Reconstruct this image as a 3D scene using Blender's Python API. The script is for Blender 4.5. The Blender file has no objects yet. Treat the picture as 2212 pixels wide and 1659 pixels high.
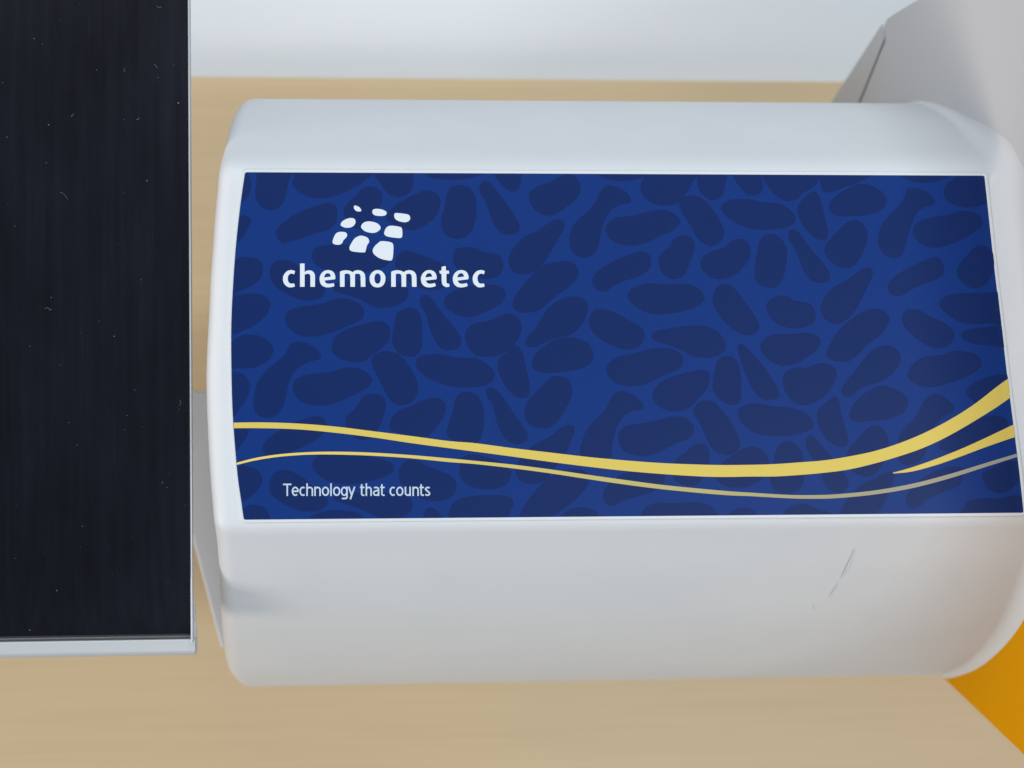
import bpy, bmesh, math, random
from mathutils import Vector, Matrix
from mathutils.geometry import tessellate_polygon
random.seed(7)
scene = bpy.context.scene
COL = scene.collection

# ------------------------------------------------------------------ camera
H = 0.22            # height of the arm's flat top above the origin
DIST = 0.486        # camera height above that top
TABLE_Z = -0.010
FPX = 3039.0        # focal length in pixels of a 2212 px wide picture
CAM = Vector((0, 0, H + DIST))
ROT = Matrix.Rotation(math.radians(-3.4), 3, 'Y') @ Matrix.Rotation(math.radians(-0.28), 3, 'Z')
cd = bpy.data.cameras.new('camera')
cam = bpy.data.objects.new('camera', cd); COL.objects.link(cam)
cam.matrix_world = Matrix.Translation(CAM) @ ROT.to_4x4()
cd.sensor_width = 36; cd.lens = 36 * FPX / 2212
cd.clip_start = 0.02; cd.clip_end = 50
cd.dof.use_dof = True; cd.dof.focus_distance = 0.489; cd.dof.aperture_fstop = 9.0
scene.camera = cam

# ------------------------------------------------------------------ light
w = bpy.data.worlds.new('World'); scene.world = w; w.use_nodes = True
w.node_tree.nodes['Background'].inputs[0].default_value = (0.80, 0.91, 1.0, 1)
w.node_tree.nodes['Background'].inputs[1].default_value = 0.38

def area(name, loc, target, sx, sy, power, col):
    l = bpy.data.lights.new(name, 'AREA'); l.shape = 'RECTANGLE'; l.size = sx; l.size_y = sy
    l.energy = power; l.color = col
    o = bpy.data.objects.new(name, l); COL.objects.link(o); o.location = loc
    d = (Vector(target) - Vector(loc)).normalized()
    o.rotation_euler = d.to_track_quat('-Z', 'Y').to_euler()
    return o
area('front_tube_lamp', (0.65, -0.7, 2.0), (0.1, 0.0, 0.1), 1.3, 0.12, 17, (0.9, 0.965, 1.0))
area('back_area_lamp', (0.0, 1.3, 1.75), (0.05, 0.05, 0.1), 1.6, 0.7, 23, (0.9, 0.96, 1.0))  # unseen area light, added behind to lift the arm's back slope
area('left_front_window_lamp', (-1.85, -0.85, 0.75), (0, -0.1, 0.1), 0.75, 0.5, 18, (1.0, 0.86, 0.74))
area('left_back_fill_lamp', (-1.9, 0.35, 0.85), (0, 0.0, 0.1), 0.8, 0.6, 7, (1.0, 0.93, 0.86))  # unseen fill light, added to even out the tower's left face

scene.view_settings.view_transform = 'Standard'
scene.view_settings.look = 'None'
scene.view_settings.exposure = 0.20
scene.view_settings.gamma = 1.0
scene.render.engine = 'CYCLES'

# ------------------------------------------------------------------ helpers
def ray(px, py):
    return ROT @ Vector(((px - 1106) / FPX, (829.5 - py) / FPX, -1))
def at_z(px, py, z):
    d = ray(px, py); return CAM + d * ((z - CAM.z) / d.z)
def src(x, y, z=H):            # full-size photograph pixel to a point on height z
    return at_z(x * 0.54004, y * 0.54004, z)

def link(name, me, mat, parent=None, smooth=True):
    o = bpy.data.objects.new(name, me); COL.objects.link(o)
    if mat: me.materials.append(mat)
    if smooth:
        for p in me.polygons: p.use_smooth = True
    if parent: o.parent = parent
    return o
def from_bm(name, bm, mat, parent=None, smooth=True, sharp=None):
    bmesh.ops.recalc_face_normals(bm, faces=bm.faces)
    me = bpy.data.meshes.new(name); bm.to_mesh(me); bm.free()
    if smooth and sharp: me.set_sharp_from_angle(angle=math.radians(sharp))
    o = link(name, me, mat, parent, smooth)
    if smooth and sharp and sharp < 50:
        wn = o.modifiers.new('weighted_normals', 'WEIGHTED_NORMAL'); wn.keep_sharp = True; wn.weight = 100
    return o
def empty(name, loc):
    o = bpy.data.objects.new(name, None); COL.objects.link(o); o.location = loc; o.empty_display_size = 0.05
    return o
def adopt(o, root):            # geometry is written in world coordinates
    o.parent = root; o.matrix_parent_inverse = Matrix.Translation(root.location).inverted()
    return o
def tag(o, label=None, cat=None, group=None, kind=None):
    if label: o['label'] = label
    if cat: o['category'] = cat
    if group: o['group'] = group
    if kind: o['kind'] = kind
    return o
def prism(poly, extr, bevel=0.0, seg=3):
    """solid from a 3-D polygon and an extrusion vector, all edges rounded"""
    bm = bmesh.new()
    a = [bm.verts.new(p) for p in poly]; b = [bm.verts.new(Vector(p) + Vector(extr)) for p in poly]
    bm.faces.new(a); bm.faces.new(b[::-1])
    n = len(a)
    for i in range(n): bm.faces.new((a[i], b[i], b[(i + 1) % n], a[(i + 1) % n]))
    bmesh.ops.recalc_face_normals(bm, faces=bm.faces)
    if bevel: bmesh.ops.bevel(bm, geom=bm.edges[:], offset=bevel, segments=seg, profile=0.5, affect='EDGES', clamp_overlap=True)
    return bm
def box(x0, x1, y0, y1, z0, z1, bevel=0.0, seg=3):
    return prism([(x0, y0, z0), (x1, y0, z0), (x1, y1, z0), (x0, y1, z0)], (0, 0, z1 - z0), bevel, seg)

def catmull(pts, n=5, closed=True):
    out = []; m = len(pts)
    rng = range(m) if closed else range(m - 1)
    for i in rng:
        g = (lambda k: pts[k % m]) if closed else (lambda k: pts[max(0, min(m - 1, k))])
        p0, p1, p2, p3 = g(i - 1), g(i), g(i + 1), g(i + 2)
        for k in range(n):
            t = k / n
            out.append(tuple(0.5 * (2 * p1[j] + (p2[j] - p0[j]) * t + (2 * p0[j] - 5 * p1[j] + 4 * p2[j] - p3[j]) * t * t
                                    + (-p0[j] + 3 * p1[j] - 3 * p2[j] + p3[j]) * t ** 3) for j in range(len(p1))))
    if not closed: out.append(tuple(pts[-1]))
    return out
def interp(x, tab):
    if x <= tab[0][0]: return tab[0][1]
    for (a, b), (c, d) in zip(tab, tab[1:]):
        if x <= c: return b + (d - b) * (x - a) / (c - a)
    return tab[-1][1]

# ------------------------------------------------------------------ materials
def mat(name, col, rough=0.5, spec=0.5, **kw):
    m = bpy.data.materials.new(name); m.use_nodes = True
    b = m.node_tree.nodes['Principled BSDF']
    b.inputs['Base Color'].default_value = (*col, 1); b.inputs['Roughness'].default_value = rough
    b.inputs['Specular IOR Level'].default_value = spec
    for k, v in kw.items(): b.inputs[k].default_value = v
    return m
def nodes(m): return m.node_tree.nodes, m.node_tree.links, m.node_tree.nodes['Principled BSDF']
def noise(m, scale, detail=4, stretch=(1, 1, 1), rough=0.55):
    N, L, b = nodes(m)
    tc = N.new('ShaderNodeTexCoord'); mp = N.new('ShaderNodeMapping'); nz = N.new('ShaderNodeTexNoise')
    mp.inputs['Scale'].default_value = stretch; nz.inputs['Scale'].default_value = scale
    nz.inputs['Detail'].default_value = detail; nz.inputs['Roughness'].default_value = rough
    L.new(tc.outputs['Object'], mp.inputs[0]); L.new(mp.outputs[0], nz.inputs['Vector'])
    return nz
def ramp(m, fac, stops):
    N, L, b = nodes(m); r = N.new('ShaderNodeValToRGB')
    while len(r.color_ramp.elements) < len(stops): r.color_ramp.elements.new(0.5)
    for e, (p, c) in zip(r.color_ramp.elements, stops): e.position = p; e.color = (*c, 1)
    L.new(fac, r.inputs[0]); return r
def bump(m, fac, strength, dist):
    N, L, b = nodes(m); u = N.new('ShaderNodeBump'); u.inputs['Strength'].default_value = strength
    u.inputs['Distance'].default_value = dist; L.new(fac, u.inputs['Height']); L.new(u.outputs[0], b.inputs['Normal'])
def g3(v): return (v, v, v)

white = mat('white_plastic', (0.60, 0.615, 0.64), 0.42, 0.25)
nz = noise(white, 30, 5); N, L, b = nodes(white)
r = ramp(white, nz.outputs[0], [(0.3, (0.53, 0.545, 0.57)), (0.7, (0.55, 0.56, 0.58))]); L.new(r.outputs[0], b.inputs['Base Color'])
r2 = ramp(white, noise(white, 70, 3).outputs[0], [(0.3, g3(0.40)), (0.7, g3(0.48))]); L.new(r2.outputs[0], b.inputs['Roughness'])
bump(white, noise(white, 2600, 1).outputs[0], 0.12, 0.0001)
tower_white = mat('tower_plastic', (0.49, 0.49, 0.51), 0.5)
bump(tower_white, noise(tower_white, 2200, 1).outputs[0], 0.15, 0.0001)
orange = mat('orange_plastic', (0.58, 0.262, 0.0002), 0.55, 0.02)
bump(orange, noise(orange, 2200, 1).outputs[0], 0.12, 0.0001)
dark_gap = mat('dark_gap', (0.03, 0.03, 0.035), 0.8)
rubber = mat('rubber', (0.02, 0.02, 0.02), 0.8)
def printed(name, col):
    m = mat(name, col, 0.40, 0.15)
    bump(m, noise(m, 3000, 1).outputs[0], 0.12, 0.0001)
    return m
blue = printed('label_blue', (0.0012, 0.0230, 0.145))
navy = printed('label_navy', (0.0012, 0.0138, 0.086))
print_white = printed('label_white', (0.57, 0.61, 0.65))
print_grey = printed('label_pale_grey', (0.42, 0.50, 0.58))
yellow = printed('label_yellow', (0.55, 0.42, 0.09))
gold_fade = printed('label_gold_to_grey', (0.7, 0.55, 0.14))
N, L, b = nodes(gold_fade)
tc = N.new('ShaderNodeTexCoord'); sp = N.new('ShaderNodeSeparateXYZ'); mr = N.new('ShaderNodeMapRange')
mr.inputs[1].default_value = -0.065; mr.inputs[2].default_value = 0.21
L.new(tc.outputs['Object'], sp.inputs[0]); L.new(sp.outputs[0], mr.inputs[0])
r = ramp(gold_fade, mr.outputs[0], [(0.0, (0.66, 0.50, 0.11)), (0.45, (0.44, 0.37, 0.12)), (0.75, (0.30, 0.27, 0.16)), (1.0, (0.25, 0.245, 0.21))])
L.new(r.outputs[0], b.inputs['Base Color'])

wood = mat('wood_laminate', (0.5, 0.36, 0.2), 0.48)
N, L, b = nodes(wood)
n1 = noise(wood, 26, 8, (0.10, 1.6, 1), 0.62); n2 = noise(wood, 240, 4, (0.035, 1.5, 1), 0.6)
mx = N.new('ShaderNodeMix'); mx.inputs[0].default_value = 0.55
L.new(n1.outputs[0], mx.inputs[2]); L.new(n2.outputs[0], mx.inputs[3])
r = ramp(wood, mx.outputs[0], [(0.26, (0.515, 0.385, 0.222)), (0.5, (0.56, 0.42, 0.247)), (0.76, (0.60, 0.455, 0.272))]); L.new(r.outputs[0], b.inputs['Base Color'])
bump(wood, n2.outputs[0], 0.15, 0.0004)
plaster = mat('wall_paint', (0.63, 0.645, 0.665), 0.6)
bump(plaster, noise(plaster, 160, 5).outputs[0], 0.1, 0.001)

black = mat('black_lid', (0.011, 0.0115, 0.014), 0.34, 0.14)
N, L, b = nodes(black)
st = noise(black, 420, 4, (1, 0.03, 1), 0.6); sm = noise(black, 26, 6, (1, 0.45, 1), 0.65)
mx = N.new('ShaderNodeMix'); mx.inputs[0].default_value = 0.6
L.new(st.outputs[0], mx.inputs[2]); L.new(sm.outputs[0], mx.inputs[3])
r = ramp(black, mx.outputs[0], [(0.35, (0.002, 0.0025, 0.0045)), (0.6, (0.0042, 0.005, 0.0105)), (0.8, (0.0075, 0.0085, 0.0145))]); L.new(r.outputs[0], b.inputs['Base Color'])
r = ramp(black, mx.outputs[0], [(0.35, g3(0.27)), (0.7, g3(0.40))]); L.new(r.outputs[0], b.inputs['Roughness'])
silver = mat('silver_edge', (0.46, 0.47, 0.485), 0.45, Metallic=0.35)
bump(silver, noise(silver, 300, 4, (0.1, 1, 1)).outputs[0], 0.06, 0.0002)
dust = mat('dust', (0.16, 0.165, 0.17), 0.9)
scuff = mat('scuff', (0.515, 0.525, 0.55), 0.6)

# ------------------------------------------------------------------ the setting
BACK_Y = 0.1563
bm = box(-1.3, 1.3, -1.1, BACK_Y - 0.0006, TABLE_Z - 0.03, TABLE_Z, 0.001, 2)
tag(from_bm('table', bm, wood, sharp=40), kind='structure')
bm = box(-1.3, 1.3, BACK_Y + 0.0006, 1.1, TABLE_Z - 0.06, TABLE_Z - 0.016, 0.001, 2)
tag(from_bm('counter', bm, plaster, sharp=40), kind='structure')

# ------------------------------------------------------------------ the instrument
root = empty('cell_counter', (0.12, 0.0, TABLE_Z))
tag(root, 'white laboratory cell counter with dark blue printed label and orange front cover', 'instrument')

def plane_x(y): return 0.21414 - 0.11470 * y          # left face of the tower
PN = Vector((-0.99349, -0.11395, 0))
def on_face(px, py):
    d = ray(px, py); return CAM + d * ((-0.212744 - PN.dot(CAM)) / PN.dot(d))
def face_pt(y, z, off=0.0): return Vector((plane_x(y), y, z)) - PN * off

# arm profile in (y, z - H, fillet radius at the tower)
PROF = [(0.109, -0.137, .001), (0.1145, -0.133, .001), (0.1163, -0.125, .001), (0.1163, -0.104, .001), (0.1148, -0.083, .0012), (0.1100, -0.066, .002),
        (0.1030, -0.0485, .0032), (0.0955, -0.0335, .0045), (0.0880, -0.0198, .0066), (0.0830, -0.0108, .0072), (0.0800, -0.0060, .0078), (0.0770, -0.0024, .0085),
        (0.0738, -0.0005, .0095), (0.0700, 0.0, .0115), (0.045, 0.0, .012), (0.015, 0.0, .012), (-0.015, 0.0, .012), (-0.044, 0.0, .0105),
        (-0.0470, -0.0001, .0095), (-0.0492, -0.0009, .0085), (-0.0512, -0.0026, .0068), (-0.0565, -0.0075, .0066), (-0.0690, -0.0192, .0058),
        (-0.0845, -0.0360, .0056), (-0.0955, -0.0510, .005), (-0.1062, -0.0690, .0043), (-0.1157, -0.0880, .0036), (-0.1235, -0.1078, .0028),
        (-0.1300, -0.1270, .0018), (-0.1305, -0.1335, .0015), (-0.1265, -0.1378, .001), (-0.118, -0.139, .001), (-0.06, -0.139, .001), (0.02, -0.139, .001), (0.09, -0.1385, .001)]
XL = [(-0.1306, -0.0832), (-0.1207, -0.0831), (-0.1047, -0.0803), (-0.0871, -0.0774), (-0.0674, -0.0750), (-0.0501, -0.0742), (-0.0313, -0.0754),
      (-0.015, -0.0762), (0.0044, -0.0766), (0.0239, -0.0756), (0.0368, -0.0750), (0.0473, -0.0742), (0.0602, -0.0732), (0.0716, -0.0722),
      (0.0837, -0.0722), (0.0991, -0.0735), (0.1074, -0.0742), (0.1150, -0.0745)]
XLs = sorted(catmull(XL, 4, False))
_d = catmull(PROF, 24, True); _c = [0.0]
for a, b_ in zip(_d, _d[1:] + _d[:1]): _c.append(_c[-1] + math.dist(a[:2], b_[:2]))
NP = 260; P = []; _k = 0
for i in range(NP):
    t = _c[-1] * i / NP
    while _c[_k + 1] < t: _k += 1
    a, b_ = _d[_k], _d[(_k + 1) % len(_d)]; u = (t - _c[_k]) / max(1e-9, _c[_k + 1] - _c[_k])
    P.append(tuple(a[j] + (b_[j] - a[j]) * u for j in range(3)))
STEP = _c[-1] / NP
def pnorm(i):
    a, b_ = P[i - 1], P[(i + 1) % NP]
    t = Vector((b_[0] - a[0], b_[1] - a[1])).normalized()
    return Vector((-t.y, t.x))            # outward (profile runs back-bottom, top, front, bottom)
NRM = [pnorm(i) for i in range(NP)]
if sum(n.x * (p[0] + 0.006) + n.y * (p[1] + 0.07) for n, p in zip(NRM, P)) < 0: NRM = [-n for n in NRM]
_w = [math.exp(-0.5 * (k * STEP / 0.0045) ** 2) for k in range(-8, 9)]
SMN = [sum((NRM[(i + k) % NP] * _w[k + 8] for k in range(-8, 9)), Vector((0, 0))).normalized() for i in range(NP)]
def xl(y): return interp(y, XLs)
RIM = 0.0062
rings = []
cy, cz = -0.006, -0.075
for f in (0.02, 0.3, 0.6, 0.85):         # end cap, from its middle outwards
    rings.append([Vector((xl(p[0]) * 1.0, cy + (p[0] - n.x * RIM - cy) * f, H + cz + (p[1] - n.y * RIM - cz) * f)) for p, n in zip(P, SMN)])
K = 9
for k in range(K + 1):
    th = math.pi / 2 * (1 - k / K)
    rings.append([Vector((xl(p[0]) + RIM * (1 - math.sin(th)), p[0] - n.x * RIM * (1 - math.cos(th)), H + p[1] - n.y * RIM * (1 - math.cos(th)))) for p, n in zip(P, SMN)])
for k in range(1, 14):
    s = k / 14
    rings.append([Vector((xl(p[0]) + RIM + (plane_x(p[0]) - p[2] - xl(p[0]) - RIM) * s, p[0], H + p[1])) for p in P])
for k in range(K + 1):
    th = math.pi / 2 * k / K
    ring = []
    for p, n in zip(P, SMN):
        yy = p[0] + n.x * p[2] * (1 - math.cos(th))
        ring.append(Vector((plane_x(yy) - p[2] * (1 - math.sin(th)), yy, H + p[1] + n.y * p[2] * (1 - math.cos(th)))))
    rings.append(ring)
rings.append([v + Vector((0.004, 0, 0)) for v in rings[-1]])
bm = bmesh.new()
vr = [[bm.verts.new(v) for v in rg] for rg in rings]
for q, (a, b_) in enumerate(zip(vr, vr[1:])):
    for i in range(NP):
        fc = bm.faces.new((a[i], a[(i + 1) % NP], b_[(i + 1) % NP], b_[i]))
bm.faces.new(vr[0]); bm.faces.new(vr[-1][::-1])
arm = adopt(from_bm('arm', bm, white, sharp=60), root)
arm['label'] = 'white rounded arm reaching out from the tower'

def on_arm(px, py, lift=0.0):            # pixel to the front or back slope of the arm
    best = None
    for p, n in zip(P, NRM):
        if n.y < 0.05: continue
        q = at_z(px, py, H + p[1]); e = abs(q.y - p[0])
        if best is None or e < best[0]: best = (e, q, n)
    q, n = best[1], best[2]
    return q + Vector((0, n.x, n.y)) * lift

# --- label outline (full-size photograph pixels, on the arm's flat top)
def lab(x, y, dz=0.0): 
    q = src(x, y); t = q.x - (plane_x(q.y) - 0.0120)      # follows the concave run-up to the tower
    if t > 0: dz += 0.0120 - math.sqrt(max(0.0, 0.0120 ** 2 - t * t))
    return Vector((q.x, q.y, H + dz))
LEFT = [(981, 690), (961, 830), (943, 1000), (932, 1160), (926, 1300), (926, 1450), (930, 1620), (938, 1750), (951, 1900), (965, 2000), (976, 2078)]
RIGHT = [(4092, 2050), (4076, 1900), (4054, 1720), (4031, 1540), (4005, 1320), (3976, 1080), (3952, 860), (3935, 704)]
outline = catmull(LEFT, 4, False) + catmull(RIGHT, 4, False)
def rounded(poly, r):
    out = []
    m = len(poly)
    for i, p in enumerate(poly):
        a, c = Vector(poly[i - 1]), Vector(poly[(i + 1) % m]); p = Vector(p)
        u, v = (a - p), (c - p)
        if u.normalized().dot(v.normalized()) > -0.6:
            for t in (0, .25, .5, .75, 1):
                q0 = p + u.normalized() * r; q1 = p + v.normalized() * r
                out.append(tuple((1 - t) ** 2 * q0 + 2 * t * (1 - t) * p + t * t * q1))
        else: out.append(tuple(p))
    return out
outline = rounded(outline, 9)
def offset(poly, d):
    m = len(poly); out = []
    for i in range(m):
        a, c = Vector(poly[i - 2]), Vector(poly[(i + 2) % m])
        t = (c - a).normalized(); n = Vector((t.y, -t.x)); n = -n
        out.append(tuple(Vector(poly[i]) + n * d))
    return out
def area2(poly): return sum(poly[i - 1][0] * poly[i][1] - poly[i][0] * poly[i - 1][1] for i in range(len(poly)))
if area2(offset(outline, 5)) * (1 if area2(outline) > 0 else -1) < abs(area2(outline)): SGN = -1
else: SGN = 1
LAB_Z = 0.00022
# frame ring around the label
bm = bmesh.new()
secs = [(0.8, 0.0001), (0.8, 0.00020), (2.0, 0.00024), (9, 0.00024), (12, 0.00020), (13.5, 0.00006), (15, -0.0012)]
loops = []
for off, z in secs:
    pl = offset(outline, SGN * off)
    loops.append([bm.verts.new(lab(x, y, z)) for x, y in pl])
for a, b_ in zip(loops, loops[1:]):
    for i in range(len(a)): bm.faces.new((a[i], a[(i + 1) % len(a)], b_[(i + 1) % len(a)], b_[i]))
frame = adopt(from_bm('label_frame', bm, white, sharp=70), root)

# label plate
def sheet(name, polys, z, mt, parent, holes=None):
    verts, faces = [], []
    for k, pl in enumerate(polys):
        pts = [lab(x, y, z) for x, y in pl]; rings_ = [pts]
        if holes and holes.get(k): rings_.append([lab(x, y, z) for x, y in holes[k]])
        tris = tessellate_polygon([[Vector((v.x, v.y, 0)) for v in rg] for rg in rings_])
        allp = [v for rg in rings_ for v in rg]; o = len(verts)
        verts += allp
        for t in tris:
            a, b_, c = (allp[i] for i in t)
            if (b_ - a).cross(c - a).z < 0: t = (t[0], t[2], t[1])
            faces.append([o + i for i in t])
    me = bpy.data.meshes.new(name); me.from_pydata([tuple(v) for v in verts], [], faces); me.update()
    o = link(name, me, mt, None, False)
    if parent is not None: adopt(o, root); o.parent = parent; o.matrix_parent_inverse = parent.matrix_world.inverted() if parent is not root else Matrix.Translation(root.location).inverted()
    return o
Lc = catmull(LEFT, 4, False); Rc = catmull(RIGHT[::-1], 6, False)
def along(c, v):
    t = v * (len(c) - 1); k = min(int(t), len(c) - 2); return tuple(c[k][j] + (c[k + 1][j] - c[k][j]) * (t - k) for j in (0, 1))
us = [0, .2, .4, .6, .8, .9, .95, .96, .97, .975, .98, .985, .99, .995, 1]; nv = 30; vs, fs = [], []
for a in range(nv + 1):
    p, q = along(Lc, a / nv), along(Rc, a / nv)
    for u in us: vs.append(tuple(lab(p[0] + (q[0] - p[0]) * u, p[1] + (q[1] - p[1]) * u, LAB_Z)))
m_ = len(us)
for a in range(nv):
    for k in range(m_ - 1): fs.append((a * m_ + k, (a + 1) * m_ + k, (a + 1) * m_ + k + 1, a * m_ + k + 1))
me = bpy.data.meshes.new('label'); me.from_pydata(vs, [], fs); me.update()
label = adopt(link('label', me, blue), root)
bpy.context.view_layer.update()
label['label'] = 'dark blue printed label with cell pattern, yellow sweeps and white lettering'

def clip(poly):
    """Sutherland-Hodgman against the (convex) label outline, drawn in by a hair"""
    cl = CLIP; s = 1 if area2(cl) > 0 else -1
    out = list(poly)
    for i in range(len(cl)):
        a, b_ = cl[i - 1], cl[i]
        if not out: return []
        inp, out = out, []
        def side(p): return s * ((b_[0] - a[0]) * (p[1] - a[1]) - (b_[1] - a[1]) * (p[0] - a[0]))
        for j in range(len(inp)):
            p, q = inp[j - 1], inp[j]; sp_, sq = side(p), side(q)
            if sq >= 0:
                if sp_ < 0:
                    t = sp_ / (sp_ - sq); out.append((p[0] + (q[0] - p[0]) * t, p[1] + (q[1] - p[1]) * t))
                out.append(q)
            elif sp_ >= 0:
                t = sp_ / (sp_ - sq); out.append((p[0] + (q[0] - p[0]) * t, p[1] + (q[1] - p[1]) * t))
    return out
def half(poly, x, s):          # the part of a polygon right (s=1) or left (s=-1) of x
    out = []
    for j in range(len(poly)):
        p, q = poly[j - 1], poly[j]; a, b_ = s * (p[0] - x), s * (q[0] - x)
        if a * b_ < 0:
            t = a / (a - b_); out.append((x, p[1] + (q[1] - p[1]) * t))
        if b_ >= 0: out.append(q)
    return out
CLIP = offset(outline, -SGN * 1.0)
# strip almost-straight or concave wobble so that the clip outline stays convex
def hull(pts):
    pts = sorted(set(pts))
    def half_hull(ps):
        h = []
        for p in ps:
            while len(h) > 1 and (h[-1][0] - h[-2][0]) * (p[1] - h[-2][1]) - (h[-1][1] - h[-2][1]) * (p[0] - h[-2][0]) <= 0: h.pop()
            h.append(p)
        return h
    return half_hull(pts)[:-1] + half_hull(pts[::-1])[:-1]
CLIP = hull([tuple(p) for p in CLIP])

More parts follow.
